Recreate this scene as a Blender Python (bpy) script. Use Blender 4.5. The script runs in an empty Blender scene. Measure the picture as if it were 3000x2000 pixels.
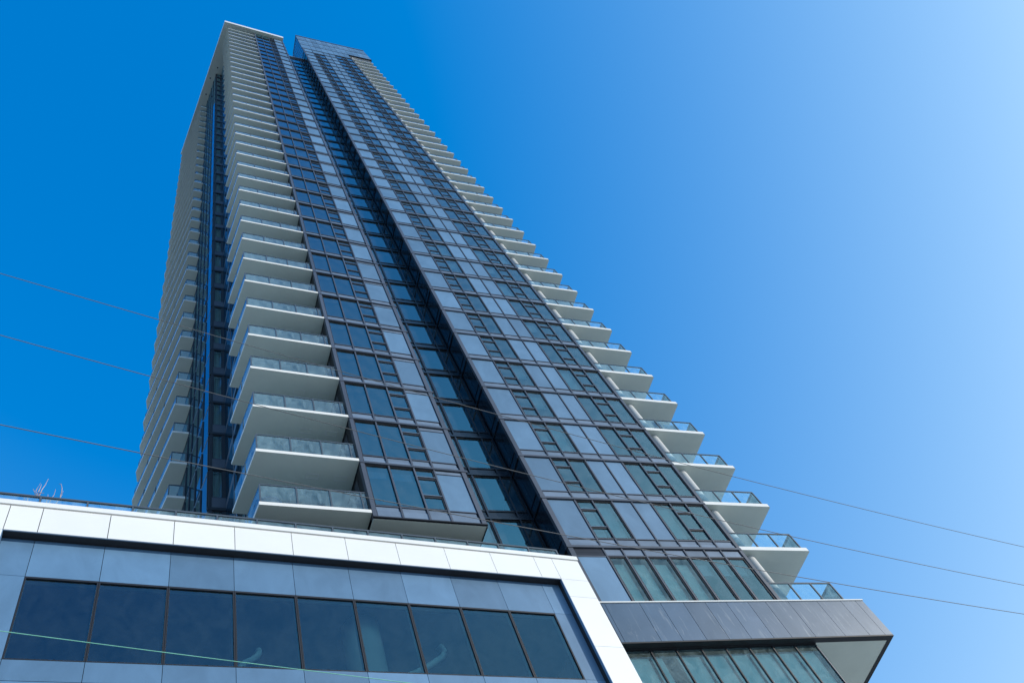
import bpy, math, random
from mathutils import Vector, Matrix
random.seed(7)
C = bpy.context.scene.collection
SC = bpy.context.scene

# ------------------------------------------------------------------ camera
# measured from the photograph's vanishing points; the camera stands on the pavement,
# x runs along the right-hand facade, y into the buildings, z up (pavement at z = 0)
EYE = 1.6
RX = (0.9243720, -0.2497646, -0.2883645)
RY = (0.1025383, 0.8907338, -0.4428084)
RZ = (0.3674538, 0.3797513, 0.8489798)
cam = bpy.data.cameras.new("camera")
cam.sensor_fit = 'HORIZONTAL'; cam.sensor_width = 36.0
cam.lens = 2524.77 / 3000 * 36
cam.clip_start = 0.1; cam.clip_end = 5000
co = bpy.data.objects.new("camera", cam); C.objects.link(co)
m = Matrix(((RX[0], -RY[0], -RZ[0]), (RX[1], -RY[1], -RZ[1]), (RX[2], -RY[2], -RZ[2])))
co.matrix_world = Matrix.Translation((0, 0, EYE)) @ m.to_4x4()
SC.camera = co

# ------------------------------------------------------------------ light
SUN = Vector((0.763, -0.584, 0.278)).normalized()
ELEV = math.asin(SUN.z)
ROT = math.atan2(SUN.x, SUN.y)
w = bpy.data.worlds.new("World"); SC.world = w; w.use_nodes = True
nt = w.node_tree; nt.nodes.clear()
sky = nt.nodes.new('ShaderNodeTexSky'); sky.sky_type = 'NISHITA'; sky.sun_disc = False
sky.sun_elevation = ELEV; sky.sun_rotation = ROT
sky.altitude = 100; sky.air_density = 1.0; sky.dust_density = 1.0; sky.ozone_density = 3.0
# a clear polarised sky: deeper blue away from the sun, paler and more cyan towards it
EXPO = 0.3
def wmath(op, a, b, clamp=False):
    n = nt.nodes.new('ShaderNodeMath'); n.operation = op; n.use_clamp = clamp
    for i, x in enumerate((a, b)):
        if isinstance(x, (int, float)): n.inputs[i].default_value = x
        else: nt.links.new(x, n.inputs[i])
    return n.outputs[0]
sep = nt.nodes.new('ShaderNodeSeparateColor'); sep.mode = 'HSV'; com = nt.nodes.new('ShaderNodeCombineColor'); com.mode = 'HSV'
sat = wmath('SUBTRACT', 1.352, wmath('MULTIPLY', sep.outputs[2], 0.22), True)
sat = wmath('MAXIMUM', sat, 0.45)
hue = wmath('SUBTRACT', 0.629, wmath('MULTIPLY', wmath('MINIMUM', sep.outputs[2], 4.0), 0.0105))
STR = 0.15
val = wmath('MULTIPLY', wmath('POWER', sep.outputs[2], 0.6), 0.52 / STR / 2 ** EXPO)
val = wmath('MINIMUM', val, 1.15 / STR / 2 ** EXPO)
bg = nt.nodes.new('ShaderNodeBackground'); bg.inputs['Strength'].default_value = STR
out = nt.nodes.new('ShaderNodeOutputWorld')
nt.links.new(sky.outputs[0], sep.inputs[0])
nt.links.new(hue, com.inputs[0]); nt.links.new(sat, com.inputs[1]); nt.links.new(val, com.inputs[2])
nt.links.new(com.outputs[0], bg.inputs[0]); nt.links.new(bg.outputs[0], out.inputs[0])
sl = bpy.data.lights.new("sun", 'SUN'); sl.energy = 2.9; sl.angle = math.radians(0.5); sl.color = (1.0, 0.94, 0.84)
so = bpy.data.objects.new("sun", sl); C.objects.link(so)
so.rotation_euler = (-SUN).to_track_quat('-Z', 'Y').to_euler(); so.location = (60, -50, 60)
SC.view_settings.view_transform = 'Standard'; SC.view_settings.look = 'None'
SC.view_settings.exposure = EXPO; SC.view_settings.gamma = 1.0
SC.cycles.max_bounces = 10; SC.cycles.transparent_max_bounces = 16; SC.cycles.diffuse_bounces = 5
SC.cycles.sample_clamp_indirect = 6.0

# ------------------------------------------------------------------ materials
def mat(name):
    M = bpy.data.materials.new(name); M.use_nodes = True
    return M, M.node_tree, M.node_tree.nodes['Principled BSDF']
def N(t, kind, **kw):
    n = t.nodes.new(kind)
    for k, v in kw.items():
        if k in n.inputs: n.inputs[k].default_value = v
        else: setattr(n, k, v)
    return n
def ramp(t, a, b, ca=(0, 0, 0, 1), cb=(1, 1, 1, 1)):
    r = t.nodes.new('ShaderNodeValToRGB')
    r.color_ramp.elements[0].position = a; r.color_ramp.elements[0].color = ca
    r.color_ramp.elements[1].position = b; r.color_ramp.elements[1].color = cb
    return r
def coords(t, scale=(1, 1, 1)):
    tc = t.nodes.new('ShaderNodeTexCoord'); mp = t.nodes.new('ShaderNodeMapping')
    mp.inputs['Scale'].default_value = scale
    t.links.new(tc.outputs['Object'], mp.inputs['Vector']); return mp
def plain(name, col, rough=0.6, spec=0.5, var=0.06, scale=1.3, island=0.05, metal=0.0):
    """paint with faint cloudy variation and a slight difference from panel to panel"""
    M, t, b = mat(name)
    mp = coords(t); nz = N(t, 'ShaderNodeTexNoise', Scale=scale, Detail=5.0, Roughness=0.6)
    t.links.new(mp.outputs[0], nz.inputs['Vector'])
    r = ramp(t, 0.3, 0.7, tuple(c * (1 - var) for c in col) + (1,), tuple(min(1, c * (1 + var)) for c in col) + (1,))
    t.links.new(nz.outputs['Fac'], r.inputs[0])
    g = t.nodes.new('ShaderNodeNewGeometry')
    mr = N(t, 'ShaderNodeMapRange'); mr.inputs['To Min'].default_value = 1 - island; mr.inputs['To Max'].default_value = 1 + island
    t.links.new(g.outputs['Random Per Island'], mr.inputs['Value'])
    h = t.nodes.new('ShaderNodeHueSaturation'); t.links.new(mr.outputs[0], h.inputs['Value']); t.links.new(r.outputs[0], h.inputs['Color'])
    t.links.new(h.outputs[0], b.inputs['Base Color'])
    b.inputs['Roughness'].default_value = rough; b.inputs['Specular IOR Level'].default_value = spec; b.inputs['Metallic'].default_value = metal
    return M
def metal_panel(name, col, rough, scuff=0.25, spec=0.5, drips=0.0, metal=0.0):
    """dark coated metal sheet: panel to panel difference, pale scuffs, brushed unevenness in gloss"""
    M, t, b = mat(name)
    g = t.nodes.new('ShaderNodeNewGeometry')
    mp = coords(t, (1, 1, 0.6))
    n1 = N(t, 'ShaderNodeTexNoise', Scale=1.1, Detail=6.0, Roughness=0.62, Distortion=0.6); t.links.new(mp.outputs[0], n1.inputs['Vector'])
    r1 = ramp(t, 0.32, 0.72, tuple(c * 0.88 for c in col) + (1,), tuple(c * 1.14 for c in col) + (1,)); t.links.new(n1.outputs['Fac'], r1.inputs[0])
    mr = N(t, 'ShaderNodeMapRange'); mr.inputs['To Min'].default_value = 0.80; mr.inputs['To Max'].default_value = 1.16
    t.links.new(g.outputs['Random Per Island'], mr.inputs['Value'])
    h = t.nodes.new('ShaderNodeHueSaturation'); t.links.new(mr.outputs[0], h.inputs['Value']); t.links.new(r1.outputs[0], h.inputs['Color'])
    mp2 = coords(t, (3.0, 3.0, 1.6))
    n2 = N(t, 'ShaderNodeTexNoise', Scale=1.6, Detail=9.0, Roughness=0.75, Distortion=2.2); t.links.new(mp2.outputs[0], n2.inputs['Vector'])
    r2 = ramp(t, 0.60, 0.80); t.links.new(n2.outputs['Fac'], r2.inputs[0])
    mx = t.nodes.new('ShaderNodeMix'); mx.data_type = 'RGBA'; mx.inputs['B'].default_value = (0.42, 0.44, 0.46, 1)
    ml = N(t, 'ShaderNodeMath', operation='MULTIPLY'); ml.inputs[1].default_value = scuff; t.links.new(r2.outputs[0], ml.inputs[0])
    t.links.new(ml.outputs[0], mx.inputs['Factor']); t.links.new(h.outputs[0], mx.inputs['A'])
    last = mx.outputs['Result']
    if drips:
        # pale run-off marks of dried lime water below the upper edge of the sheets
        mp3 = coords(t, (2.6, 2.6, 0.35)); n3 = N(t, 'ShaderNodeTexNoise', Scale=1.5, Detail=8.0, Roughness=0.7, Distortion=1.1); t.links.new(mp3.outputs[0], n3.inputs['Vector'])
        r3 = ramp(t, 0.56, 0.72); t.links.new(n3.outputs['Fac'], r3.inputs[0])
        m2 = t.nodes.new('ShaderNodeMix'); m2.data_type = 'RGBA'; m2.inputs['B'].default_value = (0.50, 0.51, 0.50, 1)
        q = N(t, 'ShaderNodeMath', operation='MULTIPLY'); q.inputs[1].default_value = drips; t.links.new(r3.outputs[0], q.inputs[0])
        t.links.new(q.outputs[0], m2.inputs['Factor']); t.links.new(last, m2.inputs['A']); last = m2.outputs['Result']
    t.links.new(last, b.inputs['Base Color'])
    rr = N(t, 'ShaderNodeMapRange'); rr.inputs['To Min'].default_value = rough - 0.06; rr.inputs['To Max'].default_value = rough + 0.08
    t.links.new(n1.outputs['Fac'], rr.inputs['Value']); t.links.new(rr.outputs[0], b.inputs['Roughness'])
    b.inputs['Specular IOR Level'].default_value = spec; b.inputs['Metallic'].default_value = metal
    bp = N(t, 'ShaderNodeBump', Strength=0.06, Distance=0.05)
    n4 = N(t, 'ShaderNodeTexNoise', Scale=0.7, Detail=1.0); t.links.new(mp.outputs[0], n4.inputs['Vector'])
    t.links.new(n4.outputs['Fac'], bp.inputs['Height']); t.links.new(bp.outputs[0], b.inputs['Normal'])
    return M
def glass(name, tint, ior=1.7, dust=0.10, wave=0.12, dustcol=(0.55, 0.62, 0.62), mirror=(0.45, 0.80, 1.0)):
    """flat pane: fresnel mirror over a coloured see-through body, thin uneven dust film, slight waviness"""
    M = bpy.data.materials.new(name); M.use_nodes = True; t = M.node_tree; t.nodes.clear()
    o = t.nodes.new('ShaderNodeOutputMaterial')
    tr = t.nodes.new('ShaderNodeBsdfTransparent'); tr.inputs[0].default_value = tint + (1,)
    gl = t.nodes.new('ShaderNodeBsdfGlossy'); gl.inputs['Roughness'].default_value = 0.015; gl.inputs['Color'].default_value = mirror + (1,)
    fr = N(t, 'ShaderNodeFresnel', IOR=ior)
    mp = coords(t); nb = N(t, 'ShaderNodeTexNoise', Scale=0.45, Detail=1.0); t.links.new(mp.outputs[0], nb.inputs['Vector'])
    bp = N(t, 'ShaderNodeBump', Strength=wave, Distance=0.03); t.links.new(nb.outputs['Fac'], bp.inputs['Height'])
    t.links.new(bp.outputs[0], gl.inputs['Normal'])
    m1 = t.nodes.new('ShaderNodeMixShader'); t.links.new(fr.outputs[0], m1.inputs[0]); t.links.new(tr.outputs[0], m1.inputs[1]); t.links.new(gl.outputs[0], m1.inputs[2])
    df = t.nodes.new('ShaderNodeBsdfDiffuse'); df.inputs[0].default_value = dustcol + (1,)
    mp2 = coords(t, (1.6, 1.6, 1.0)); nd = N(t, 'ShaderNodeTexNoise', Scale=1.5, Detail=7.0, Roughness=0.68, Distortion=0.8); t.links.new(mp2.outputs[0], nd.inputs['Vector'])
    rd = ramp(t, 0.35, 0.85, (dust * 0.25,) * 3 + (1,), (dust * 2.0,) * 3 + (1,)); t.links.new(nd.outputs['Fac'], rd.inputs[0])
    m2 = t.nodes.new('ShaderNodeMixShader'); t.links.new(rd.outputs[0], m2.inputs[0]); t.links.new(m1.outputs[0], m2.inputs[1]); t.links.new(df.outputs[0], m2.inputs[2])
    t.links.new(m2.outputs[0], o.inputs[0])
    return M
def fabric(name, col, scale=60):
    M, t, b = mat(name)
    mp = coords(t, (1, 1, 0.02)); wv = N(t, 'ShaderNodeTexNoise', Scale=scale, Detail=2.0); t.links.new(mp.outputs[0], wv.inputs['Vector'])
    r = ramp(t, 0.3, 0.7, tuple(c * 0.86 for c in col) + (1,), tuple(min(1, c * 1.05) for c in col) + (1,)); t.links.new(wv.outputs['Fac'], r.inputs[0])
    t.links.new(r.outputs[0], b.inputs['Base Color']); b.inputs['Roughness'].default_value = 0.9
    return M

MT = dict(
    white=plain('white panel', (0.84, 0.83, 0.80), 0.45, 0.4, 0.02, 0.8, 0.02),
    slab=plain('pale painted concrete', (0.78, 0.77, 0.73), 0.75, 0.3, 0.04, 1.2, 0.03),
    soffit=plain('soffit render', (0.76, 0.77, 0.66), 0.8, 0.3, 0.04, 0.9, 0.03),
    panel=metal_panel('blue grey metal panel', (0.125, 0.225, 0.34), 0.40, 0.22),
    spandrel=metal_panel('grey metal spandrel', (0.15, 0.20, 0.27), 0.40, 0.15),
    mullion=metal_panel('dark grey mullion', (0.07, 0.078, 0.10), 0.42, 0.15),
    dark=plain('near black frame', (0.016, 0.016, 0.02), 0.5, 0.4, 0.1, 2.0, 0.1),
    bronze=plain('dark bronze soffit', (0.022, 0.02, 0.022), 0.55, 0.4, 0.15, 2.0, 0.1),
    band=metal_panel('charcoal metal band', (0.028, 0.075, 0.14), 0.38, 0.05, 0.9, 0.30),
    podpanel=metal_panel('slate podium panel', (0.105, 0.205, 0.33), 0.42, 0.06),
    glass=glass('blue glass', (0.30, 0.62, 0.82), 2.8, 0.04, mirror=(0.35, 0.88, 1.0)),
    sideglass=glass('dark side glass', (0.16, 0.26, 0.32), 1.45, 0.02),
    glassb=glass('teal glass', (0.66, 0.90, 0.96), 2.4, 0.08, 0.12, (0.50, 0.64, 0.70), (0.55, 0.95, 1.0)),
    podglass=glass('podium glass', (0.62, 0.93, 0.90), 1.95, 0.02, 0.03, (0.40, 0.58, 0.62), (0.25, 0.66, 1.0)),
    frost=glass('dusty glass', (0.70, 0.97, 0.95), 1.6, 0.14, 0.1, (0.52, 0.70, 0.70)),
    rail=plain('grey rail', (0.07, 0.085, 0.10), 0.4, 0.5, 0.05, 2, 0.05),
    railglass=glass('balcony glass', (0.76, 0.93, 0.96), 1.6, 0.20, 0.02, (0.50, 0.72, 0.78)),
    blind=fabric('white blind', (0.80, 0.82, 0.78)),
    curtain=fabric('grey curtain', (0.45, 0.47, 0.46), 25),
    ceil=plain('room ceiling', (0.62, 0.64, 0.62), 0.85, 0.2, 0.05, 1, 0.1),
    room=plain('room wall', (0.28, 0.29, 0.29), 0.9, 0.2, 0.1, 1, 0.2),
    concrete=plain('bare concrete', (0.11, 0.12, 0.11), 0.85, 0.2, 0.45, 1.6, 0.03),
    column=plain('white column', (0.52, 0.52, 0.50), 0.6, 0.3, 0.05, 1.5, 0.02),
    roomdark=plain('unfinished room', (0.07, 0.08, 0.08), 0.9, 0.2, 0.25, 0.9, 0.1),
    reveal=plain('pale reveal', (0.60, 0.68, 0.66), 0.7, 0.3, 0.04, 1, 0.05),
    flank=metal_panel('dark flank and shade-toned recess sheet', (0.012, 0.016, 0.024), 0.25, 0.03),
    joint=plain('black joint', (0.012, 0.012, 0.014), 0.8, 0.2, 0.0, 1, 0.0),
    cable=plain('cable sheath', (0.17, 0.17, 0.17), 0.6, 0.4, 0.1, 3, 0.0),
    greencable=plain('green cable', (0.25, 0.62, 0.45), 0.5, 0.4, 0.1, 3, 0.0),
    pave=plain('pale concrete paving', (0.55, 0.53, 0.47), 0.85, 0.3, 0.12, 0.4, 0.0),
    asphalt=plain('asphalt', (0.06, 0.06, 0.06), 0.9, 0.3, 0.15, 0.6, 0.0),
    twig=plain('pale bark', (0.50, 0.40, 0.38), 0.9, 0.2, 0.15, 5, 0.1),
    soil=plain('planter metal', (0.10, 0.10, 0.11), 0.6, 0.3, 0.1, 2, 0.0),
    bluefab=plain('blue fabric', (0.07, 0.13, 0.26), 0.85, 0.2, 0.1, 5, 0.0),
    whiteplas=plain('white plastic', (0.78, 0.79, 0.80), 0.5, 0.4, 0.02, 2, 0.0),
    duct=plain('galvanised duct', (0.62, 0.66, 0.66), 0.45, 0.5, 0.06, 3, 0.0),
    bottle=plain('green glass', (0.02, 0.30, 0.16), 0.2, 0.6, 0.0, 1, 0.0),
    red=plain('red plastic', (0.6, 0.03, 0.08), 0.5, 0.4, 0.0, 1, 0.0),
)

# ------------------------------------------------------------------ geometry helpers
ANG = {'B': 0.0, 'A': 0.0513148, 'P': 0.0967296}   # the three facades stand at slightly different angles
YB, WA, WP = 18.118, 16.371, 16.5                  # their distances in front of the camera
KP = 0.92
def world(F, u, v, z):
    if F == 'P': u, v, z = u * KP, v * KP, z * KP      # the podium stands in front of the tower
    c, s = math.cos(ANG[F]), math.sin(ANG[F])
    return (c * u - s * v, s * u + c * v, z + EYE)
class MB:
    def __init__(self): self.v = []; self.f = []; self.m = []
    def quadbox(self, pts, mt):
        i = len(self.v); self.v += pts
        for q in ((0, 3, 2, 1), (4, 5, 6, 7), (0, 1, 5, 4), (1, 2, 6, 5), (2, 3, 7, 6), (3, 0, 4, 7)):
            self.f.append(tuple(i + k for k in q)); self.m.append(mt)
    def box(self, F, u0, u1, w0, w1, z0, z1, mt):
        P = [world(F, *p) for p in ((u0, w0, z0), (u1, w0, z0), (u1, w1, z0), (u0, w1, z0), (u0, w0, z1), (u1, w0, z1), (u1, w1, z1), (u0, w1, z1))]
        self.quadbox(P, mt)
    def prism(self, F, poly, z0, z1, mt, mbot=None, mtop=None):
        n = len(poly); i = len(self.v)
        self.v += [world(F, a, b, z0) for a, b in poly] + [world(F, a, b, z1) for a, b in poly]
        self.f.append(tuple(i + k for k in reversed(range(n)))); self.m.append(mbot or mt)
        self.f.append(tuple(i + n + k for k in range(n))); self.m.append(mtop or mt)
        for k in range(n):
            l = (k + 1) % n
            self.f.append((i + k, i + l, i + n + l, i + n + k)); self.m.append(mt)
    def wall(self, F, p, q, z0, z1, th, mt):
        """upright slab standing along p -> q, th thick to the left of that direction"""
        dx, dy = q[0] - p[0], q[1] - p[1]; L = math.hypot(dx, dy); nx, ny = -dy / L * th, dx / L * th
        self.prism(F, [p, q, (q[0] + nx, q[1] + ny), (p[0] + nx, p[1] + ny)], z0, z1, mt)
    def quad(self, F, pts, mt):
        i = len(self.v); self.v += [world(F, *p) for p in pts]; self.f.append(tuple(range(i, i + len(pts)))); self.m.append(mt)
    def tube(self, F, pts, r, mt, n=6, r2=None):
        P = [Vector(world(F, *p)) for p in pts]; k0 = len(self.v)
        for k, p in enumerate(P):
            d = (P[min(k + 1, len(P) - 1)] - P[max(k - 1, 0)]).normalized()
            a = d.orthogonal().normalized() if abs(d.z) > 0.95 else d.cross(Vector((0, 0, 1))).normalized()
            b = d.cross(a)
            rr = r + ((r2 if r2 is not None else r) - r) * k / max(1, len(P) - 1)
            for j in range(n):
                t = 2 * math.pi * j / n; self.v.append(tuple(p + a * rr * math.cos(t) + b * rr * math.sin(t)))
        for k in range(len(P) - 1):
            for j in range(n):
                l = (j + 1) % n
                self.f.append((k0 + k * n + j, k0 + k * n + l, k0 + (k + 1) * n + l, k0 + (k + 1) * n + j)); self.m.append(mt)
        self.f.append(tuple(k0 + j for j in reversed(range(n)))); self.m.append(mt)
        self.f.append(tuple(k0 + (len(P) - 1) * n + j for j in range(n))); self.m.append(mt)
    def lathe(self, F, u, w_, prof, mt, n=32):
        k0 = len(self.v)
        for (r, z) in prof:
            for j in range(n):
                t = 2 * math.pi * j / n; self.v.append(world(F, u + r * math.cos(t), w_ + r * math.sin(t), z))
        for k in range(len(prof) - 1):
            for j in range(n):
                l = (j + 1) % n
                self.f.append((k0 + k * n + j, k0 + k * n + l, k0 + (k + 1) * n + l, k0 + (k + 1) * n + j)); self.m.append(mt)
        self.f.append(tuple(k0 + j for j in reversed(range(n)))); self.m.append(mt)
        self.f.append(tuple(k0 + (len(prof) - 1) * n + j for j in range(n))); self.m.append(mt)
    def add(self, o, dz=0.0):
        i = len(self.v); self.v += [(a, b, c + dz) for a, b, c in o.v]; self.f += [tuple(i + k for k in f) for f in o.f]; self.m += o.m
    def mesh(self, name, origin=(0, 0, 0), smooth=False):
        me = bpy.data.meshes.new(name)
        me.from_pydata([(a - origin[0], b - origin[1], c - origin[2]) for a, b, c in self.v], [], self.f)
        used = list(dict.fromkeys(self.m))
        for k in used: me.materials.append(MT[k])
        ix = {k: i for i, k in enumerate(used)}
        me.polygons.foreach_set('material_index', [ix[k] for k in self.m])
        if smooth: me.polygons.foreach_set('use_smooth', [True] * len(self.f))
        me.update(); return me
def link(name, me, parent=None, loc=(0, 0, 0)):
    o = bpy.data.objects.new(name, me); C.objects.link(o); o.location = loc
    if parent: o.parent = parent
    return o
def build(mb, name, parent=None, origin=(0, 0, 0), loc=(0, 0, 0), smooth=False):
    return link(name, mb.mesh(name, origin, smooth), parent, loc)
def tag(o, label=None, cat=None, group=None, kind=None):
    if label: o['label'] = label
    if cat: o['category'] = cat
    if group: o['group'] = group
    if kind: o['kind'] = kind
    return o
def empty(name, loc, label, cat, group=None):
    o = bpy.data.objects.new(name, None); C.objects.link(o); o.location = loc; o.empty_display_size = 0.5
    return tag(o, label, cat, group)
def single(mb, name, base, label, cat, group=None, smooth=False):
    return tag(build(mb, name, None, base, base, smooth), label, cat, group)

# ------------------------------------------------------------------ ground
g = MB(); g.box('B', -1500, 1500, -1500, 1500, -EYE - 0.5, -EYE - 0.15, 'asphalt')
tag(build(g, 'road'), kind='structure')
g = MB(); g.box('B', -120, 160, -6, 120, -EYE - 0.15, -EYE, 'pave'); g.box('B', -120, 160, -80, -18, -EYE - 0.15, -EYE, 'pave')
tag(build(g, 'pavement'), kind='structure')

# ------------------------------------------------------------------ tower
TO = world('B', 14.2, YB, -EYE)
tower = empty('apartment_tower', TO, 'tall dark glass apartment tower with stacked white balconies', 'tower')
def tpart(mb, name, parent=tower, loc=(0, 0, 0), smooth=False): return build(mb, name, parent, TO if parent is tower else TO, loc, smooth)
def zB(n): return 22.82 + 3 * n + 0.00088 * n * n
def zA(k): return 22.614 + 3 * k + 0.00088 * k * k
V = [14.199, 15.638, 16.428, 17.325, 18.257, 19.161, 20.078, 20.856, 21.74]
XR = 21.878
NB = 38          # storeys of the right-hand block up to the crown
BIG = 100

windows = []     # (size, prototype, level)
def window_proto(F, x0, x1, z0, z1, w_, divs=(), trans=(), gl='glass', blinds=(), fw=0.05, ext=0.0):
    """prototype window: frame, panes and blinds of one opening; divs split it, trans are cross bars (xa, xb, za, zb)"""
    fr, pn, bl = MB(), MB(), MB()
    xs = [x0] + list(divs) + [x1]
    fr.box(F, x0, x1, w_ - 0.01, w_ + 0.07, z0, z0 + fw, 'dark'); fr.box(F, x0, x1, w_ - 0.01, w_ + 0.07, z1 - fw, z1, 'dark')
    for k, x in enumerate(xs):
        a = x if k == 0 else x - fw * 0.5; b = x + fw if k == 0 else x + fw * 0.5
        if k == len(xs) - 1: a, b = x - fw, x
        fr.box(F, a, b, w_ - 0.014, w_ + 0.072, z0 + fw, z1 - fw, 'dark')
        if 0 < k < len(xs) - 1: fr.box(F, x - 0.03, x + 0.03, w_ - 0.045, w_ - 0.016, z0, z1, 'mullion')
    for (xa, xb, za, zb) in trans:
        fr.box(F, xa, xb, w_ - 0.006, w_ + 0.066, za, zb, 'dark'); fr.box(F, xa, xb, w_ - 0.03, w_ - 0.008, zb - 0.035, zb, 'spandrel')
    for a, b in zip(xs[:-1], xs[1:]):
        pn.quad(F, [(a, w_ + 0.02, z0), (b, w_ + 0.02, z0), (b, w_ + 0.02, z1), (a, w_ + 0.02, z1)], gl)
    for (xa, xb, za, zb) in blinds:
        bl.box(F, xa, xb, w_ + 0.24, w_ + 0.25, za, zb, 'blind'); bl.box(F, xa, xb, w_ + 0.235, w_ + 0.255, za - 0.03, za, 'whiteplas')
    cx, cy, cz = world(F, 0.5 * (x0 + x1), w_, 0.5 * (z0 + z1))
    return dict(fr=fr, pn=pn, bl=bl, c=(cx, cy, cz), area=(x1 - x0) * (z1 - z0), me={})
def add_window(p, lz=0.0):
    cx, cy, cz = p['c']; d2 = cx * cx + cy * cy + (cz + lz - EYE) ** 2
    windows.append((p['area'] * math.hypot(cx, cy) / d2 ** 1.5, p, lz))
def part_mesh(p, key, name):
    if key not in p['me']: p['me'][key] = p[key].mesh(name, TO)
    return p['me'][key]

clad = MB()
# --- right-hand block, front
def spandrel_row(F, xs, yf, zl, zs=0.52, mts=None):
    """two sheets under the window sill between each pair of mullions, and the sill"""
    for a, b in zip(xs[:-1], xs[1:]):
        clad.box(F, a + 0.035, b - 0.035, yf + 0.03, yf + 0.12, zl + 0.09, zl + 0.288, mts or 'spandrel')
        clad.box(F, a + 0.035, b - 0.06, yf + 0.045, yf + 0.12, zl + 0.30, zl + zs - 0.02, mts or 'spandrel')
        clad.box(F, a + 0.03, b - 0.03, yf + 0.015, yf + 0.14, zl + zs, zl + zs + 0.045, mts or 'mullion')
        clad.box(F, a + 0.03, b - 0.03, yf + 0.07, yf + 0.13, zl + 0.09, zl + zs, 'dark')
xs = [V[0] + 0.2] + V[1:]
for n in range(0, NB + 1):
    z = zB(n); z2 = zB(n + 1)
    clad.box('B', 14.17, XR, YB - 0.03, YB + 0.14, z - 0.03, z + 0.085, 'mullion')
    spandrel_row('B', xs, YB, z)
    for k in range(1, 8): clad.box('B', V[k] - 0.03, V[k] + 0.03, YB, YB + 0.15, z + 0.087, z + 0.567, 'mullion')
    for k in (1, 3, 4, 5): clad.box('B', V[k] - 0.03, V[k] + 0.03, YB, YB + 0.15, z + 0.567, z2 - 0.032, 'mullion')
    for a, b in ((xs[0], V[1]), (V[3], V[4]), (V[4], V[5])):
        clad.box('B', a + 0.033, b - 0.06, YB + 0.035, YB + 0.13, z + 0.575, z2 - 0.075, 'panel')
        clad.box('B', a + 0.03, b - 0.03, YB + 0.075, YB + 0.14, z + 0.567, z2 - 0.032, 'dark')
    clad.box('B', V[0], V[0] + 0.2, YB - 0.01, YB + 0.14, z + 0.087, z2 - 0.032, 'mullion')
    clad.box('B', V[8], XR, YB - 0.01, YB + 0.14, z + 0.087, z2 - 0.032, 'mullion')
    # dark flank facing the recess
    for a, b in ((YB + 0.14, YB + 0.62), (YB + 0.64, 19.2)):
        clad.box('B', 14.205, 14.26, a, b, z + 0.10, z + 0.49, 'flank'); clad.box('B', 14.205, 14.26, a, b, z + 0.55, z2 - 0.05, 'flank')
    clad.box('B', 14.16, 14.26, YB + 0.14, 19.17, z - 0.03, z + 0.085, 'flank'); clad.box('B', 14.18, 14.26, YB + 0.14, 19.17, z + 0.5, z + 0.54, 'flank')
clad.box('B', 14.225, 14.40, YB + 0.145, 22.0, 15.0, 154.6, 'dark')
clad.box('B', 21.6, 21.86, YB + 0.15, 30, 19.9, 154.6, 'dark')
# glass flank of the right side seen between the balconies
def b_blinds(kind, n):
    full = lambda a, b, drop=1.0: (a + 0.06, b - 0.06, 2.86 - 2.25 * drop, 2.86)
    out = []
    if kind == 'pair':
        if n in (0, 2, 10): out = [full(V[1], V[2], 0.96), full(V[2], V[3])]
        elif random.random() < 0.10: out = [full(V[2], V[3], random.choice((0.5, 1)))]
    else:
        if n == 0: out = [full(V[5], V[6])]
        elif n == 10: out = [full(V[5], V[6], 0.9), full(V[7], V[8], 0.8)]
        elif random.random() < 0.12: out = [full(V[5], V[6], random.choice((0.4, 1)))]
    return out
cache = {}
def proto(key, fn):
    if key not in cache: cache[key] = fn()
    return cache[key]
for n in range(0, NB + 1):
    lz = zB(n); h = zB(n + 1) - lz
    if n <= NB - 1:
        bl = b_blinds('pair', n)
        p = proto(('pair', str(bl)), lambda: window_proto('B', V[1] + 0.03, V[3] - 0.03, 0.567, 2.968, YB + 0.04, [V[2]],
                  [(V[1] + 0.03, V[2] - 0.03, 1.18, 1.30), (V[1] + 0.03, V[2] - 0.03, 2.29, 2.41)], 'glassb', bl))
        add_window(p, lz)
    else:
        clad.box('B', V[1] + 0.03, V[3] - 0.03, YB + 0.035, YB + 0.13, lz + 0.575, lz + h - 0.075, 'panel')
    bl = b_blinds('triple', n)
    p = proto(('triple', str(bl)), lambda: window_proto('B', V[5] + 0.03, V[8], 0.567, 2.968, YB + 0.04, [V[6], V[7]],
              [(V[6] + 0.03, V[7] - 0.03, 1.18, 1.30), (V[6] + 0.03, V[7] - 0.03, 2.29, 2.41)], 'glassb', bl))
    add_window(p, lz)
# crown above the last storey, running out over the right-hand balconies
ZT = zB(NB + 1)
rows = [ZT, 145.2, 149.9, 154.2]
Vc = [14.17, 15.64, 16.43, 17.33, 18.26, 19.16, 20.08, 20.86, 21.75, 22.75, 23.7, 24.6, 25.56]
for k, (za, zb) in enumerate(zip(rows[:-1], rows[1:])):
    hi = 25.56 if za >= 145 else 21.8
    for a, b in zip(Vc[:-1], Vc[1:]):
        if b <= hi + 0.1:
            clad.box('B', a + 0.02, b - 0.02, YB + 0.01, YB + 0.12, za + 0.1, zb - 0.1, 'panel')
            if zb > 149: clad.box('B', a + 0.02, b - 0.02, YB - 0.005, YB + 0.008, za + (zb - za) * 0.36, za + (zb - za) * 0.36 + 0.1, 'mullion')
    clad.box('B', 14.15, hi, YB - 0.03, YB + 0.13, za - 0.08, za + 0.08, 'mullion')
    clad.box('B', 14.19, hi - 0.02, YB + 0.125, YB + 0.25, za, zb, 'dark')
clad.box('B', 14.15, 25.58, YB - 0.04, YB + 0.2, 154.2, 154.75, 'mullion')
clad.box('B', 14.16, 25.56, YB + 0.2, 21.1, 154.0, 154.5, 'mullion')
clad.box('B', 21.75, 25.58, YB - 0.02, 20.7, 144.85, 145.1, 'dark')
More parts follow.
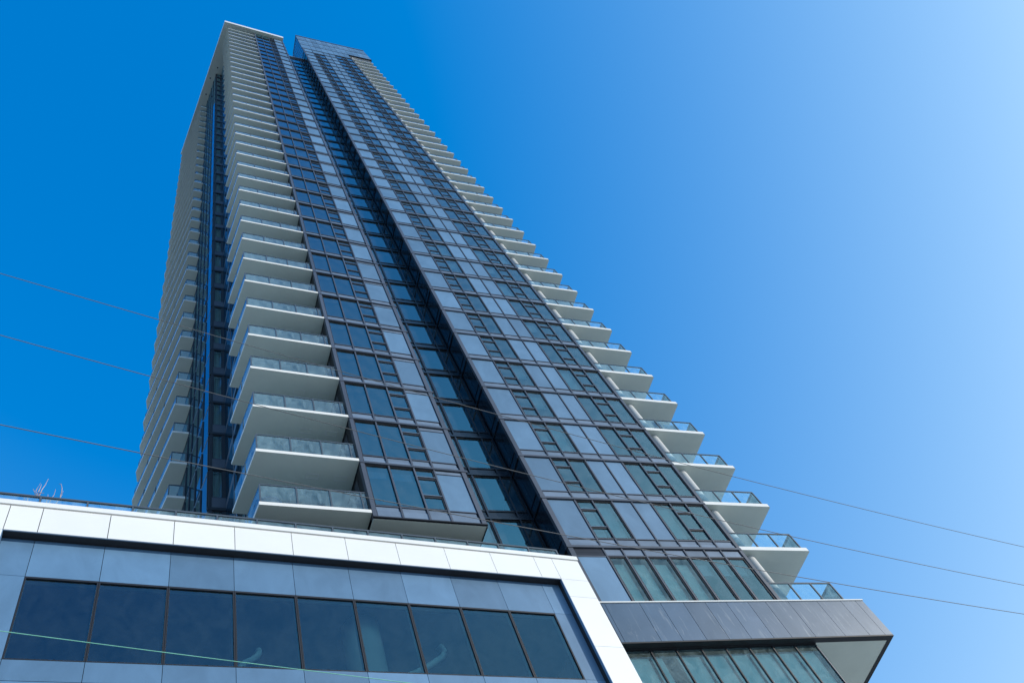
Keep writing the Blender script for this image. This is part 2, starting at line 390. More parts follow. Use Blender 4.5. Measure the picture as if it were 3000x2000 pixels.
clad.box('B', 25.45, 25.57, YB + 0.2, 20.7, 145.1, 154.2, 'panel')
sf = MB(); sf.box('B', 21.9, 25.42, YB + 0.2, 20.6, 144.7, 144.83, 'slab'); tpart(sf, 'soffit')
# storey with seven tall panes under the first ledge
for k in range(1, 8): clad.box('B', V[k] - 0.03, V[k] + 0.03, YB, YB + 0.15, 19.9, 22.79, 'mullion')
clad.box('B', V[0], V[0] + 0.2, YB - 0.01, YB + 0.14, 19.9, 22.79, 'mullion'); clad.box('B', V[8], XR, YB - 0.01, YB + 0.14, 19.9, 22.79, 'mullion')
clad.box('B', xs[0] + 0.03, V[1] - 0.06, YB + 0.03, YB + 0.13, 19.92, 22.30, 'panel')
clad.box('B', xs[0] + 0.03, V[1] - 0.03, YB + 0.015, YB + 0.14, 22.31, 22.36, 'mullion')
for a, b in zip(V[1:-1], V[2:]):
    clad.box('B', a + 0.035, b - 0.06, YB + 0.04, YB + 0.12, 22.40, 22.74, 'spandrel'); clad.box('B', a + 0.03, b - 0.03, YB + 0.01, YB + 0.14, 22.335, 22.39, 'mullion')
    clad.box('B', a + 0.03, b - 0.03, YB + 0.07, YB + 0.13, 22.39, 22.79, 'dark')
lv = MB()
lv.box('B', xs[0] + 0.03, V[1] - 0.03, YB + 0.1, YB + 0.13, 22.37, 22.78, 'joint')
for k in range(7): lv.box('B', xs[0] + 0.03, V[1] - 0.03, YB + 0.03, YB + 0.085, 22.385 + k * 0.056, 22.405 + k * 0.056, 'mullion')
for k in range(1, 8):
    a, b = V[k], V[k + 1] if k < 7 else V[8]
    zb = 19.98 if k in (1, 2) else (20.2 if k in (3, 4) else 21.62)
    add_window(window_proto('B', a + 0.03, b - 0.03, 19.88, 22.335, YB + 0.04, gl='frost' if k < 5 else 'glassb', blinds=[(a + 0.08, b - 0.08, zb, 22.2)]))
# charcoal band jutting to the right, its soffit, and the glazing under it
bnd = MB()
J = [14.30, 14.44, 15.79, 16.62, 17.553, 18.456, 19.348, 20.291, 21.067, 22.10, 23.44, 24.568, 25.29, 25.66]
for a, b in zip(J[:-1], J[1:]): bnd.box('B', a + 0.008, b - 0.008, YB - 0.03, YB + 0.02, 18.075, 19.845, 'band')
bnd.box('B', 14.28, 25.655, YB - 0.005, 20.9, 18.085, 19.83, 'joint')
bnd.box('B', 25.655, 25.672, YB - 0.02, 20.92, 18.08, 19.84, 'band')
bnd.box('B', 14.25, 25.68, YB - 0.06, YB + 0.15, 19.85, 19.905, 'slab'); bnd.box('B', 21.9, 25.68, YB + 0.15, 20.95, 19.86, 19.9, 'slab')
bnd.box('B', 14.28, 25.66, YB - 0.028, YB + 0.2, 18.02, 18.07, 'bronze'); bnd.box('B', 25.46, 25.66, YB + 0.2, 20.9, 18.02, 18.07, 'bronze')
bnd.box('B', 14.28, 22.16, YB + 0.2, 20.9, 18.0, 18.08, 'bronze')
tpart(bnd, 'metal_band')
sf = MB(); sf.box('B', 22.16, 25.46, YB + 0.2, 20.9, 18.03, 18.078, 'soffit')
tpart(sf, 'soffit'); tpart(lv, 'louvre_vent')
LM = [14.3, 15.42, 16.39, 17.37, 18.33, 19.29, 20.27, 21.22, 22.15]
for k, (a, b) in enumerate(zip(LM[:-1], LM[1:])):
    add_window(window_proto('B', a, b, 14.2, 17.99, 18.38, gl='frost', fw=0.025, blinds=[(a + 0.06, b - 0.06, 14.3, 17.86)] if k not in (1,) else [(a + 0.06, a + 0.45, 14.3, 17.86)]))
clad.box('B', 14.3, 22.12, 18.38, 22, 10.0, 14.19, 'panel')
clad.box('B', 22.13, 22.17, 18.36, 18.7, 10, 18.0, 'mullion'); clad.box('B', 22.10, 22.16, 18.7, 22, 10, 18.0, 'dark')
# rooms: floor plates and back walls behind the panes
rm = MB()
for n in range(0, NB + 1):
    z = zB(n); rm.box('B', 14.41, 21.6, YB + 0.34, 22.0, z - 0.06, z + 0.2, 'ceil')
rm.box('B', 14.41, 21.6, 22.0, 22.1, 10, 145, 'room')
for x in (V[3] + 0.4, V[5] - 0.4): rm.box('B', x, x + 0.1, YB + 0.35, 21.99, 19.9, 145, 'room')
rm.box('B', 14.41, 22.0, YB + 0.34, 22, 18.09, 18.3, 'ceil'); rm.box('B', 14.41, 21.6, YB + 0.34, 22.0, 19.7, 19.86, 'ceil')

# --- recess between the blocks
YR = 19.21
for n in range(0, NB):
    z, z2 = zB(n), zB(n + 1)
    if z2 > 137.2: break
    clad.box('B', 10.4, 14.16, YR - 0.035, YR + 0.1, z - 0.03, z + 0.085, 'flank')  # ledges, sheets and mullions darkened: the right block's shade is put into their colour
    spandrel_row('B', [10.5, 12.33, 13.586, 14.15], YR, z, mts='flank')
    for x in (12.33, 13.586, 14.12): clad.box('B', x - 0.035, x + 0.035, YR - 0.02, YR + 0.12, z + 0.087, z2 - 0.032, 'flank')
    p = proto('rec', lambda: window_proto('B', 12.365, 14.085, 0.567, 2.968, YR + 0.03, [13.586], (), 'glass'))
    add_window(p, z)
    p = proto(('reca', n % 3 == 1), lambda: window_proto('B', 10.5, 12.295, 0.567, 2.968, YR + 0.03, (), (), 'glassb', [(10.55, 12.25, 0.7, 2.9)]))
    add_window(p, z)
    rm.box('B', 10.45, 14.2, YR + 0.3, 22, z - 0.06, z + 0.2, 'ceil')
rm.box('B', 10.45, 14.2, 22.0, 22.1, 20, 137, 'room')
clad.box('B', 10.4, 14.3, YR - 0.1, 24, 136.6, 137.0, 'spandrel')
# flank of the crown over the recess roof
for k in range(6):
    a = YB + 0.13 + k * 0.49
    clad.box('B', 14.17, 14.22, a, a + 0.05, 137.0, 154.2, 'mullion')
    clad.quad('B', [(14.2, a + 0.5, 137), (14.2, a, 137), (14.2, a, 154.2), (14.2, a + 0.5, 154.2)], 'glass')
clad.box('B', 14.17, 14.3, 21.02, 21.1, 137.0, 154.2, 'mullion')
clad.box('B', 13.95, 14.16, 20.2, 21.0, 137.0, 141.0, 'white')

# --- left-hand block: bay of windows
U = [7.527, 8.562, 9.505, 10.282, 11.523]
NA = 36
for k in range(0, NA + 1):
    z, z2 = zA(k), zA(k + 1)
    if k == NA: z2 = 134.40
    zl = z - 0.13 if k == 0 else z + 0.03
    if k > 0: clad.box('A', U[0] - 0.01, U[4] + 0.09, WA - 0.03, WA + 0.14, z - 0.075, z + 0.03, 'mullion')
    ux = [U[0] + 0.15] + U[1:4] + [U[4] - 0.17]
    for a, b in zip(ux[:-1], ux[1:]):
        clad.box('A', a + 0.035, b - 0.035, WA + 0.03, WA + 0.12, zl, z + 0.235, 'spandrel')
        clad.box('A', a + 0.035, b - 0.06, WA + 0.045, WA + 0.12, z + 0.255, z + 0.44, 'spandrel')
        clad.box('A', a + 0.03, b - 0.03, WA + 0.015, WA + 0.14, z + 0.46, z + 0.505, 'mullion')
        clad.box('A', a + 0.03, b - 0.03, WA + 0.07, WA + 0.13, zl, z + 0.46, 'dark')
    for x in U[1:4]: clad.box('A', x - 0.035, x + 0.035, WA, WA + 0.15, zl, z + 0.505, 'mullion')
    zt = z2 - 0.078
    for x in (U[0], U[4] - 0.17): clad.box('A', x, x + (0.15 if x == U[0] else 0.17), WA - 0.012, WA + 0.2, zl, zt, 'mullion')
    clad.box('A', U[3] - 0.03, U[3] + 0.03, WA, WA + 0.15, z + 0.505, zt, 'mullion')
    clad.box('A', U[3] + 0.033, U[4] - 0.2, WA + 0.03, WA + 0.13, z + 0.52, zt - 0.27, 'panel')
    clad.box('A', U[3] + 0.033, U[4] - 0.2, WA + 0.03, WA + 0.13, zt - 0.19, zt - 0.04, 'spandrel')
    clad.box('A', U[3] + 0.03, U[4] - 0.17, WA + 0.015, WA + 0.14, zt - 0.25, zt - 0.21, 'mullion')
    clad.box('A', U[3] + 0.03, U[4] - 0.17, WA + 0.075, WA + 0.14, z + 0.505, zt, 'dark')
    sb = [] if k > 0 else [(U[0] + 0.2, U[1] - 0.06, 2.45, 2.85), (U[1] + 0.06, U[2] - 0.06, 2.45, 2.85), (U[2] + 0.06, U[3] - 0.06, 2.45, 2.85)]
    if k in (15, 31, 32): sb = [(U[0] + 0.2, U[1] - 0.06, 1.7, 2.85), (U[1] + 0.06, U[2] - 0.06, 1.7, 2.85)]
    p = proto(('bay', str(sb)), lambda: window_proto('A', U[0] + 0.15, U[3] - 0.03, 0.505, 2.92, WA + 0.04, [U[1], U[2]],
              [(U[2] + 0.03, U[3] - 0.03, 1.19, 1.33), (U[2] + 0.03, U[3] - 0.03, 2.29, 2.44)], 'glass', sb))
    add_window(p, z)
    rm.box('A', U[0] + 0.2, U[4] - 0.1, WA + 0.34, 20.5, z - 0.06 if k else z - 0.12, z + 0.25, 'ceil')
rm.box('A', 4.5, U[4], 20.5, 20.6, 21, 134.4, 'room')
clad.box('A', U[4] - 0.12, U[4] - 0.02, WA + 0.2, 20.6, 22.5, 134.4, 'dark')
# underside of the bay and of the floor behind the lowest balcony
us = MB(); us.box('A', U[0] + 0.02, U[4] - 0.02, WA + 0.06, 20.5, 22.40, 22.48, 'soffit')
us.box('A', U[0], U[4] + 0.02, WA - 0.02, WA + 0.06, 22.42, 22.478, 'dark'); us.box('A', U[4] - 0.02, U[4] + 0.02, WA + 0.06, 20.5, 22.38, 22.478, 'dark')
tpart(us, 'soffit')
# left cheek of the bay, door wall behind the balconies, receding glass wall, window strip, rear left wall
for k in range(0, NA + 1):
    z, z2 = zA(k), zA(k + 1)
    if k == NA: z2 = 134.4
    clad.box('A', U[0] + 0.015, U[0] + 0.06, WA + 0.2, 18.3, z + 0.03, z2 - 0.02, 'dark')
    clad.box('A', U[0] - 0.005, U[0] + 0.012, WA + 0.62, WA + 0.95, z + 0.5, z2 - 0.25, 'mullion')
    clad.box('A', U[0] - 0.004, U[0] + 0.012, WA + 1.15, WA + 1.6, z + 0.5, z2 - 0.25, 'mullion')
    p = proto('door', lambda: window_proto('A', 4.3, U[0] - 0.0, 0.2, 2.95, 18.3, [5.38, 6.46], (), 'glass', [(6.5, 7.1, 0.25, 2.9)], 0.06))
    add_window(p, z)
    if k >= 1:
        clad.box('A', 3.4, 4.3, 23.24, 23.36, z - 0.1, z + 0.10, 'dark'); clad.box('A', 3.5, 4.3, 23.26, 23.36, z + 0.12, z + 0.82, 'mullion')
        clad.box('A', 3.46, 3.58, 23.25, 23.36, z + 0.1, z2 - 0.1, 'dark'); clad.box('A', 4.05, 4.3, 23.26, 23.36, z + 0.82, z2 - 0.1, 'dark')
        p = proto(('strip', k % 4), lambda: window_proto('A', 3.58, 4.05, 0.82, 2.9, 23.28, (), (), 'glassb', (), 0.05))
        add_window(p, z)
        rm.box('A', 3.62, 4.02, 23.5, 23.52, z + 0.8, z2 - 0.05, 'curtain')
        for (pa, pb) in (((4.28, 18.36), (4.24, 19.8)), ((4.24, 19.85), (4.2, 21.4)), ((4.2, 21.45), (4.16, 23.2))):
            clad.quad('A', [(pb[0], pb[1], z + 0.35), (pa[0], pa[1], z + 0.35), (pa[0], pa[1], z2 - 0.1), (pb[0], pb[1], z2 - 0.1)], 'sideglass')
            clad.wall('A', pb, pa, z - 0.1, z + 0.33, 0.1, 'mullion')
            clad.wall('A', (pa[0] - 0.03, pa[1] + 0.06), (pa[0] - 0.03, pa[1]), z - 0.1, z2 - 0.1, 0.08, 'mullion')
    if k >= 3:
        L = [(3.44, 23.36), (3.30, 24.4), (3.17, 25.4), (3.04, 26.4), (2.94, 27.3), (2.72, 29.0), (2.5, 31), (2.28, 33), (2.1, 34.9)]
        for q, (pa, pb) in enumerate(zip(L[:-1], L[1:])):
            clad.wall('A', pb, pa, z - 0.12, z + 0.12, 0.1, 'mullion')
            clad.wall('A', (pa[0] - 0.05, pa[1] + 0.08), (pa[0] - 0.05, pa[1]), z + 0.12, z2 - 0.12, 0.1, 'dark')
            if q % 2 == 0: clad.wall('A', (pb[0] + 0.02, pb[1]), (pa[0] + 0.02, pa[1] + 0.08), z + 0.12, z + 0.9, 0.06, 'panel')
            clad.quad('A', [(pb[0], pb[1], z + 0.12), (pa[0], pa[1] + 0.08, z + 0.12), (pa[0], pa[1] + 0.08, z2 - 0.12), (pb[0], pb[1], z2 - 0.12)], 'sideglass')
            if (q + k) % 3 == 0: rm.wall('A', (pb[0] + 0.2, pb[1]), (pa[0] + 0.2, pa[1] + 0.5), z + 0.12, z2 - 0.12, 0.02, 'curtain')
rm.prism('A', [(4.75, 18.6), (4.9, 18.6), (4.8, 23.3), (4.65, 23.3)], 21, 134.4, 'room')
rm.prism('A', [(3.95, 23.9), (4.3, 23.6), (4.3, 35), (2.7, 35)], 21, 134.4, 'room')
# solid core closing the building
rm.prism('A', [(4.4, 24), (11.0, 24), (11.0, 36), (2.8, 36)], -EYE, 134.2, 'room')
rm.box('B', 14.45, 21.5, 22.2, 30, -EYE, 144, 'room'); rm.box('B', 11.2, 14.4, 22.2, 30, -EYE, 136.5, 'room')
rf = MB()
rf.prism('A', [(3.42, 15.94), (11.55, 15.94), (11.55, 25), (11.3, 36), (0.56, 36), (0.82, 34.2)], 134.42, 135.65, 'white', 'soffit', 'slab')
tpart(rf, 'roof')
lampm = MB()
for (a, b) in ((3.53, 22.4), (2.79, 24.1), (2.6, 26.5)): lampm.lathe('A', a, b, [(0.09, 134.36), (0.1, 134.42)], 'dark', 12)
tpart(lampm, 'soffit_light')
tpart(clad, 'cladding'); tpart(rm, 'interior')

# --- windows: the hundred that show largest are parts, the rest one mass
windows.sort(key=lambda q: -q[0])
rest = MB()
for i, (a, p, lz) in enumerate(windows):
    if i < BIG:
        f = link('window', part_mesh(p, 'fr', 'window'), tower, (0, 0, lz))
        link('pane', part_mesh(p, 'pn', 'pane'), f)
        if p['bl'].v: link('blind', part_mesh(p, 'bl', 'blind'), f)
    else:
        for key in ('fr', 'pn', 'bl'): rest.add(p[key], lz)
tag(tpart(rest, 'upper_windows'), kind='stuff')

# --- balconies
def railing(F, pts, z0, zr, posts, closed_first=True):
    """glass balustrade along the polyline pts; returns (metal, glass)"""
    m_, g_ = MB(), MB()
    for p, q in zip(pts[:-1], pts[1:]):
        m_.wall(F, p, q, zr - 0.055, zr, 0.05, 'rail')
        g_.quad(F, [(p[0], p[1] + 0.02, z0 + 0.02), (q[0], q[1] + 0.02, z0 + 0.02), (q[0], q[1] + 0.02, zr - 0.05), (p[0], p[1] + 0.02, zr - 0.05)], 'railglass')
    for (a, b) in posts: m_.box(F, a - 0.025, a + 0.025, b - 0.005, b + 0.05, z0, zr - 0.055, 'rail')
    return m_, g_
def balcony(F, poly, zb, zt, rail_pts, posts, zr, vents=()):
    s = MB(); s.prism(F, poly, zb, zt, 'slab', 'soffit', 'slab')
    m_, g_ = railing(F, rail_pts, zt, zr, posts)
    vm = []
    for (a, b, c_, d_) in vents:
        v = MB(); t = 0.018
        v.box(F, a, b, c_, c_ + t, zb - 0.012, zb - 0.002, 'slab'); v.box(F, a, b, d_ - t, d_, zb - 0.012, zb - 0.002, 'slab')
        v.box(F, a, a + t, c_ + t, d_ - t, zb - 0.012, zb - 0.002, 'slab'); v.box(F, b - t, b, c_ + t, d_ - t, zb - 0.012, zb - 0.002, 'slab')
        vm.append(v.mesh('vent', TO))
    return dict(slab=s, rail=m_, glass=g_, me=(s.mesh('balcony', TO), m_.mesh('railing', TO), g_.mesh('glass_panel', TO)), vents=vm)
b1 = balcony('A', [(3.93, WA), (7.515, WA), (7.515, 19.0), (3.62, 19.0)], 0.035, 0.195,
             [(3.68, 18.93), (3.985, 16.42), (7.45, 16.42)], [(3.985, 16.42), (5.15, 16.42), (6.245, 16.42), (7.3, 16.42), (3.84, 17.65), (3.69, 18.9)], 1.22,
             [(5.79, 6.24, 17.08, 17.285), (6.8, 7.24, 17.08, 17.285)])
b2 = balcony('A', [(2.07, 27.2), (2.92, 27.2), (2.2, 34.9), (0.79, 34.9), (0.64, 34.2)], 0.035, 0.20,
             [(0.72, 34.2), (2.13, 27.26), (2.88, 27.26)], [(2.13, 27.26), (2.85, 27.26), (1.65, 29.6), (1.17, 31.95), (0.74, 34.15)], 1.22)
b3 = balcony('B', [(XR + 0.005, YB + 0.0), (25.26, YB), (25.31, YB + 0.05), (25.22, 20.5), (XR + 0.005, 20.5)], 0.0, 0.205,
             [(XR + 0.01, YB + 0.06), (25.09, YB + 0.06), (25.06, 20.4)], [(21.95, YB + 0.06), (22.93, YB + 0.06), (23.96, YB + 0.06), (25.07, YB + 0.06), (25.04, 20.35)], 1.18)
bals = []
for k in range(0, NA + 1): bals.append((zA(k), b1, 16.4, k))
for k in range(3, NA): bals.append((zA(k), b2, 28.5, 99))
for n in range(0, NB + 2):
    if zB(n) < 143.0: bals.append((zB(n), b3, 29.0, 99))
bals.sort(key=lambda q: (q[0] ** 2 + q[2] ** 2))
up = MB()
for i, (lz, b, d, k) in enumerate(bals):
    if i < BIG:
        o = link('balcony', b['me'][0], tower, (0, 0, lz)); link('railing', b['me'][1], o); link('glass_panel', b['me'][2], o)
        if k <= 12:
            for v in b['vents']: link('vent', v, o)
    else:
        for key in ('slab', 'rail', 'glass'): up.add(b[key], lz)
tag(tpart(up, 'upper_balconies'), kind='stuff')
# balustrade standing on the charcoal band
m_, g_ = railing('B', [(XR + 0.01, YB + 0.06), (24.95, YB + 0.06), (24.92, 20.4)], 19.905, 20.98, [(21.95, YB + 0.06), (22.93, YB + 0.06), (23.96, YB + 0.06), (24.93, YB + 0.06), (24.9, 20.35)])
o = tpart(m_, 'railing'); link('glass_panel', g_.mesh('glass_panel', TO), o)
cl = MB(); cl.lathe('B', 22.46, 18.60, [(0.235, 19.9 + 3.0 * k) for k in range(0, 43)], 'column', 28)
cb = tpart(cl, 'column', smooth=True)

# ------------------------------------------------------------------ podium building
PO = world('P', 6.5, WP, -EYE)
pod = empty('podium_building', PO, 'low podium building with white framed slate facade and nine large panes', 'building')
def ppart(mb, name, smooth=False): return build(mb, name, pod, PO, (0, 0, 0), smooth)
WI = 16.77
fj = [-6.9, -5.2, -3.5, -1.937, -1.1346, 0.577, 2.284, 3.983, 5.674, 7.362, 9.036, 10.718, 12.388, 14.053, 14.777, 15.845]
wf = MB()
for a, b in zip(fj[:-1], fj[1:]): wf.box('P', a + 0.010, b - 0.010, WP, WP + 0.06, 20.79, 21.815, 'white')
wf.box('P', -6.9, 15.84, WP + 0.05, WP + 0.25, 20.80, 21.86, 'joint')
wf.box('P', -6.9, 15.86, WP - 0.035, 17.15, 21.85, 22.036, 'white')
for z0, z1 in ((19.935, 20.778), (17.725, 19.923), (15.2, 17.713), (12.0, 15.188)):
    wf.box('P', 14.777 + 0.006, 15.839, WP, WP + 0.06, z0, z1, 'white'); wf.box('P', -2.9, -1.943, WP, WP + 0.06, z0, z1, 'white')
wf.box('P', 14.80, 15.83, WP + 0.03, 17.5, 11, 20.80, 'joint'); wf.box('P', -2.9, -1.96, WP + 0.03, 17.5, 11, 20.80, 'joint')
ppart(wf, 'white_frame')
dk = MB()
dk.box('P', -1.95, 14.79, WP + 0.012, WI + 0.02, 20.77, 20.789, 'bronze')
dk.box('P', -1.96, 14.80, WP + 0.004, WP + 0.03, 20.765, 20.792, 'spandrel')
dk.box('P', 14.772, 14.80, WP + 0.10, WI + 0.02, 12, 20.77, 'bronze'); dk.box('P', 14.765, 14.80, WP + 0.004, WP + 0.10, 12, 20.77, 'podpanel')
dk.box('P', -1.95, -1.925, WP + 0.004, WI + 0.02, 12, 20.77, 'podpanel')
ppart(dk, 'reveal')
wx = [-1.145, 0.572, 2.281, 4.0, 5.70, 7.40, 9.09, 10.77, 12.44, 14.10]
pw = MB()
px = [-1.925] + wx + [14.772]
for a, b in zip(px[:-1], px[1:]):
    pw.box('P', a + 0.007, b - 0.007, WI, WI + 0.06, 19.372, 20.768, 'podpanel')
    pw.box('P', a + 0.007, b - 0.007, WI, WI + 0.06, 15.995, 16.60, 'podpanel'); pw.box('P', a + 0.007, b - 0.007, WI, WI + 0.06, 13.0, 15.98, 'podpanel')
for a, b in ((px[0], px[1]), (px[-2], px[-1])): pw.box('P', a + 0.007, b - 0.007, WI, WI + 0.06, 16.61, 19.36, 'podpanel')
for z0, z1 in ((19.37, 20.78), (13, 16.6)): pw.box('P', -1.93, 14.79, WI + 0.03, WI + 0.2, z0, z1, 'joint')
for a, b in ((px[0], px[1]), (px[-2], px[-1])): pw.box('P', a, b, WI + 0.03, WI + 0.2, 16.6, 19.37, 'joint')
ppart(pw, 'wall_panels')
for a, b in zip(wx[:-1], wx[1:]):
    f, p, r = MB(), MB(), MB()
    f.box('P', a + 0.004, b - 0.004, WI - 0.004, WI + 0.07, 19.305, 19.366, 'dark'); f.box('P', a + 0.004, b - 0.004, WI - 0.004, WI + 0.07, 16.604, 16.635, 'dark')
    f.box('P', a + 0.004, a + 0.04, WI - 0.004, WI + 0.07, 16.635, 19.305, 'dark'); f.box('P', b - 0.04, b - 0.004, WI - 0.004, WI + 0.07, 16.635, 19.305, 'dark')
    p.quad('P', [(a + 0.04, WI + 0.035, 16.635), (b - 0.04, WI + 0.035, 16.635), (b - 0.04, WI + 0.035, 19.305), (a + 0.04, WI + 0.035, 19.305)], 'podglass')
    r.box('P', a + 0.01, b - 0.01, WI + 0.07, WI + 0.19, 19.302, 19.36, 'reveal')
    r.box('P', a + 0.006, a + 0.045, WI + 0.07, WI + 0.19, 16.61, 19.302, 'reveal'); r.box('P', b - 0.045, b - 0.006, WI + 0.07, WI + 0.19, 16.61, 19.302, 'reveal')
    fo = build(f, 'window', pod, PO); build(p, 'pane', fo, PO); build(r, 'inner_reveal', fo, PO)
pr = MB()
pr.box('P', -2.9, 15.8, WI + 0.2, 26, 19.70, 21.84, 'concrete'); pr.box('P', -2.9, 15.8, WI + 0.2, 26, 15.3, 16.1, 'roomdark')
pr.box('P', -2.9, 15.8, 25.8, 26, 16.1, 19.7, 'roomdark'); pr.box('P', -2.95, -2.7, WI + 0.2, 26, 16.1, 19.7, 'roomdark'); pr.box('P', 15.6, 15.8, WI + 0.2, 26, 16.1, 19.7, 'roomdark')
pr.box('P', -1.9, 14.75, WI + 0.2, WI + 0.3, 19.375, 19.7, 'roomdark')
pr.box('P', -2.9, 15.7, 17.5, 26, -EYE, 15.3, 'roomdark')
ppart(pr, 'interior')
pc = MB(); pc.lathe('P', 8.03, 18.15, [(0.56, 16.1 + 0.6 * k) for k in range(7)], 'column', 40); ppart(pc, 'column', True)
for path in ([(9.0, 17.9, 17.6), (9.41, 18, 17.86), (9.77, 18, 18.07), (10.2, 18, 18.38), (10.39, 18.0, 18.52), (10.47, 18.0, 18.62), (10.5, 18.0, 18.78), (10.5, 18.05, 19.0), (10.5, 18.3, 19.1)],
             [(4.3, 17.9, 17.6), (4.46, 18, 17.88), (4.52, 18, 17.98), (4.72, 18, 18.10), (4.86, 18.0, 18.24), (4.92, 18.0, 18.36), (4.93, 18.05, 18.5), (4.93, 18.3, 18.6)]):
    dm = MB(); dm.tube('P', path, 0.085, 'duct', 14); ppart(dm, 'duct', True)
# terrace railing on top of the podium
tr, tg = MB(), MB()
pu = [-6.1, -4.9, -3.7, -2.52, -1.321, -0.082, 1.148, 2.373, 3.589, 4.808, 6.026, 7.241, 8.44, 9.637, 10.846, 12.055, 13.245, 14.45, 15.62]
tr.box('P', pu[0], 15.645, 17.0, 17.06, 22.985, 23.05, 'rail')
for a in pu: tr.box('P', a - 0.028, a + 0.028, 17.0, 17.06, 22.036, 22.985, 'rail')
for a, b in zip(pu[:-1], pu[1:]): tg.quad('P', [(a + 0.04, 17.03, 22.1), (b - 0.04, 17.03, 22.1), (b - 0.04, 17.03, 22.97), (a + 0.04, 17.03, 22.97)], 'railglass')
tr.box('P', 15.59, 15.645, 17.06, 19.0, 22.985, 23.05, 'rail')
o = ppart(tr, 'railing'); build(tg, 'glass_panel', o, PO)
ds = MB(); ds.box('P', -6.9, 15.8, 17.15, 26, 21.845, 21.9, 'roomdark'); ppart(ds, 'terrace_deck')

# ------------------------------------------------------------------ things on the terrace, balconies and sill
S = 17.5 / 18.2
tw = [[(-1.44, 24.32), (-1.42, 24.45), (-1.52, 24.7), (-1.61, 24.89), (-1.59, 25.05), (-1.55, 25.18), (-1.54, 25.26)], [(-1.55, 24.8), (-1.45, 24.79), (-1.36, 24.8)],
      [(-1.48, 24.74), (-1.45, 24.99), (-1.4, 25.31), (-1.36, 25.6)], [(-1.16, 24.35), (-1.12, 24.54), (-1.08, 24.82), (-1.08, 25.15)], [(-0.98, 24.32), (-0.93, 24.54), (-0.87, 24.83), (-0.85, 24.98)],
      [(-0.9, 24.76), (-0.89, 24.98), (-0.91, 25.16), (-0.97, 25.34), (-1.03, 25.43)], [(-1.53, 24.85), (-1.51, 25.13), (-1.51, 25.32)], [(-1.51, 24.67), (-1.6, 24.8), (-1.69, 24.97)],
      [(-1.23, 24.4), (-1.23, 24.6), (-1.25, 24.84)], [(-1.8, 24.38), (-1.9, 24.54)], [(-1.74, 24.33), (-1.76, 24.46)]]
base = world('P', -1.25, 17.55, 21.9)
sh = empty('bare_shrub', base, 'bare twiggy shrub standing above the terrace railing against the sky', 'shrub')
t1 = MB(); rnd = random.Random(3)
for i, s in enumerate(tw):
    pts = [(u * S, 17.5 + 0.05 * rnd.uniform(-1, 1), z * S) for u, z in s]
    if i in (0, 3, 4, 8, 9, 10): pts = [(-1.2 + 0.5 * (pts[0][0] + 1.2), 17.55, 22.2), (pts[0][0] + 0.02, 17.52, pts[0][2] - 0.4)] + pts
    t1.tube('P', pts, 0.014, 'twig', 5, 0.005)
build(t1, 'branches', sh, base)
t2 = MB(); t2.box('P', -1.7, -0.8, 17.3, 17.8, 21.9, 22.2, 'soil'); build(t2, 'planter', sh, base)

def chair(F, u, w_, z, mt, label, group=None):
    b = world(F, u, w_, z); e = empty('patio_chair', b, label, 'chair', group)
    s = MB(); s.box(F, u - 0.22, u + 0.22, w_ - 0.22, w_ + 0.22, z + 0.40, z + 0.45, mt); build(s, 'seat', e, b)
    s = MB(); s.box(F, u - 0.22, u + 0.22, w_ - 0.22, w_ - 0.18, z + 0.45, z + 0.88, mt); build(s, 'backrest', e, b)
    for a in (-0.2, 0.2):
        for c_ in (-0.2, 0.2):
            s = MB(); s.box(F, u + a - 0.018, u + a + 0.018, w_ + c_ - 0.018, w_ + c_ + 0.018, z, z + 0.40, 'rail'); build(s, 'leg', e, b)
chair('B', 22.95, 18.48, zB(3) + 0.205, 'bluefab', 'blue chair behind the glass of a right-hand balcony, beside a white bench')
b = world('B', 23.7, 18.5, zB(3) + 0.205); e = empty('patio_bench', b, 'white bench behind balcony glass beside a blue chair', 'bench')
s = MB(); s.box('B', 23.35, 24.05, 18.3, 18.7, zB(3) + 0.62, zB(3) + 0.70, 'whiteplas'); build(s, 'seat', e, b)
s = MB(); s.box('B', 23.35, 24.05, 18.27, 18.30, zB(3) + 0.70, zB(3) + 0.92, 'whiteplas'); build(s, 'backrest', e, b)
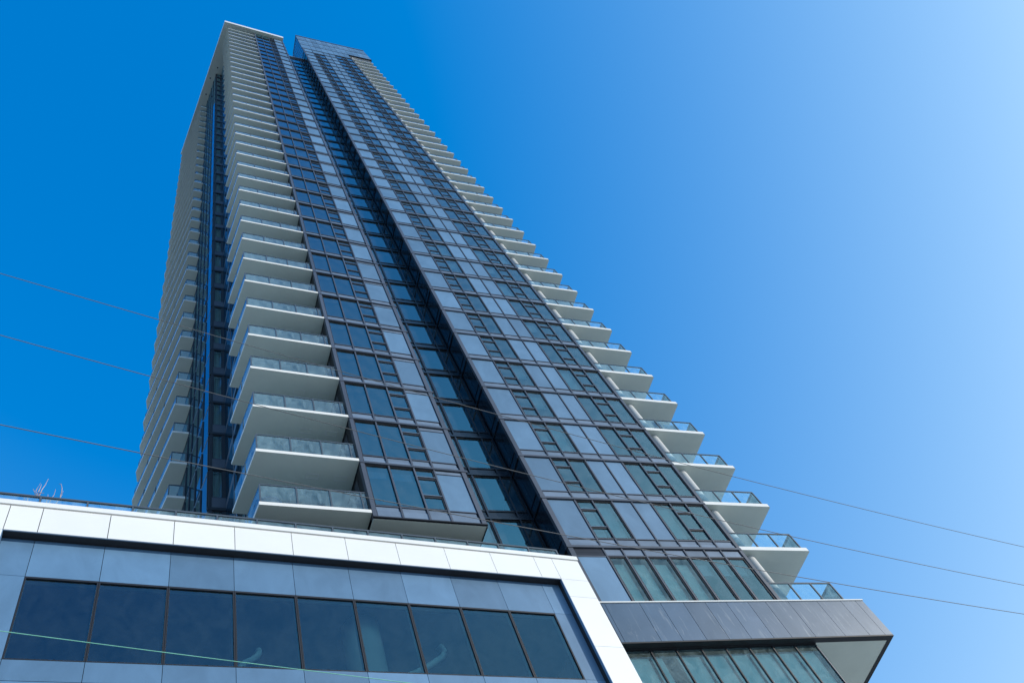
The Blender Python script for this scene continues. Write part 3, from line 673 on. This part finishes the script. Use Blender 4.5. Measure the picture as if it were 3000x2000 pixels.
for a in (23.4, 24.0):
    s = MB(); s.box('B', a - 0.03, a + 0.03, 18.34, 18.66, zB(3) + 0.205, zB(3) + 0.62, 'whiteplas'); build(s, 'leg', e, b)
b = world('A', 4.36, 17.0, zA(0) + 0.195); e = empty('round_table', b, 'round table seen from below behind the lowest left balcony glass', 'table')
s = MB(); s.lathe('A', 4.36, 17.0, [(0.44, zA(0) + 0.72), (0.45, zA(0) + 0.74), (0.45, zA(0) + 0.76)], 'bluefab', 40); build(s, 'tabletop', e, b)
s = MB(); s.lathe('A', 4.36, 17.0, [(0.2, zA(0) + 0.195), (0.2, zA(0) + 0.22), (0.035, zA(0) + 0.24), (0.035, zA(0) + 0.72)], 'rail', 16); build(s, 'pedestal', e, b)
b = world('P', 2.235, 16.985, 16.60)
s = MB(); s.lathe('P', 2.19, 17.02, [(0.038, 16.64), (0.04, 16.66), (0.04, 16.80), (0.016, 16.86), (0.016, 16.92)], 'bottle', 16)
single(s, 'bottle', b, 'small green bottle on the sill of the second podium pane from the left', 'bottle', smooth=True)

# ------------------------------------------------------------------ cables across the street
def cable(name, co_, u0, u1, wc, r, mt, label):
    s = MB(); s.tube('P', [(u0 + (u1 - u0) * k / 60, wc, co_[0] * (u0 + (u1 - u0) * k / 60) ** 2 + co_[1] * (u0 + (u1 - u0) * k / 60) + co_[2]) for k in range(61)], r, mt, 6)
    b = world('P', u0, wc, co_[0] * u0 * u0 + co_[1] * u0 + co_[2])
    single(s, 'overhead_cable', b, label, 'cable', 'overhead cables crossing in front of the tower', True)
cable('c', (0.00251, -0.24767, 19.33712), -9, 33, 9.0, 0.008, 'cable', 'highest of the three grey cables crossing the tower')
cable('c', (0.00303, -0.23781, 16.62539), -9, 31, 9.0, 0.008, 'cable', 'middle one of the three grey cables crossing the tower')
cable('c', (0.00161, -0.13872, 13.78953), -9, 31, 9.0, 0.008, 'cable', 'lowest of the three grey cables, passing just above the white podium frame')
cable('c', (0.00148, -0.12599, 9.27944), -9, 26, 9.0, 0.005, 'greencable', 'thin green cable crossing the podium windows')
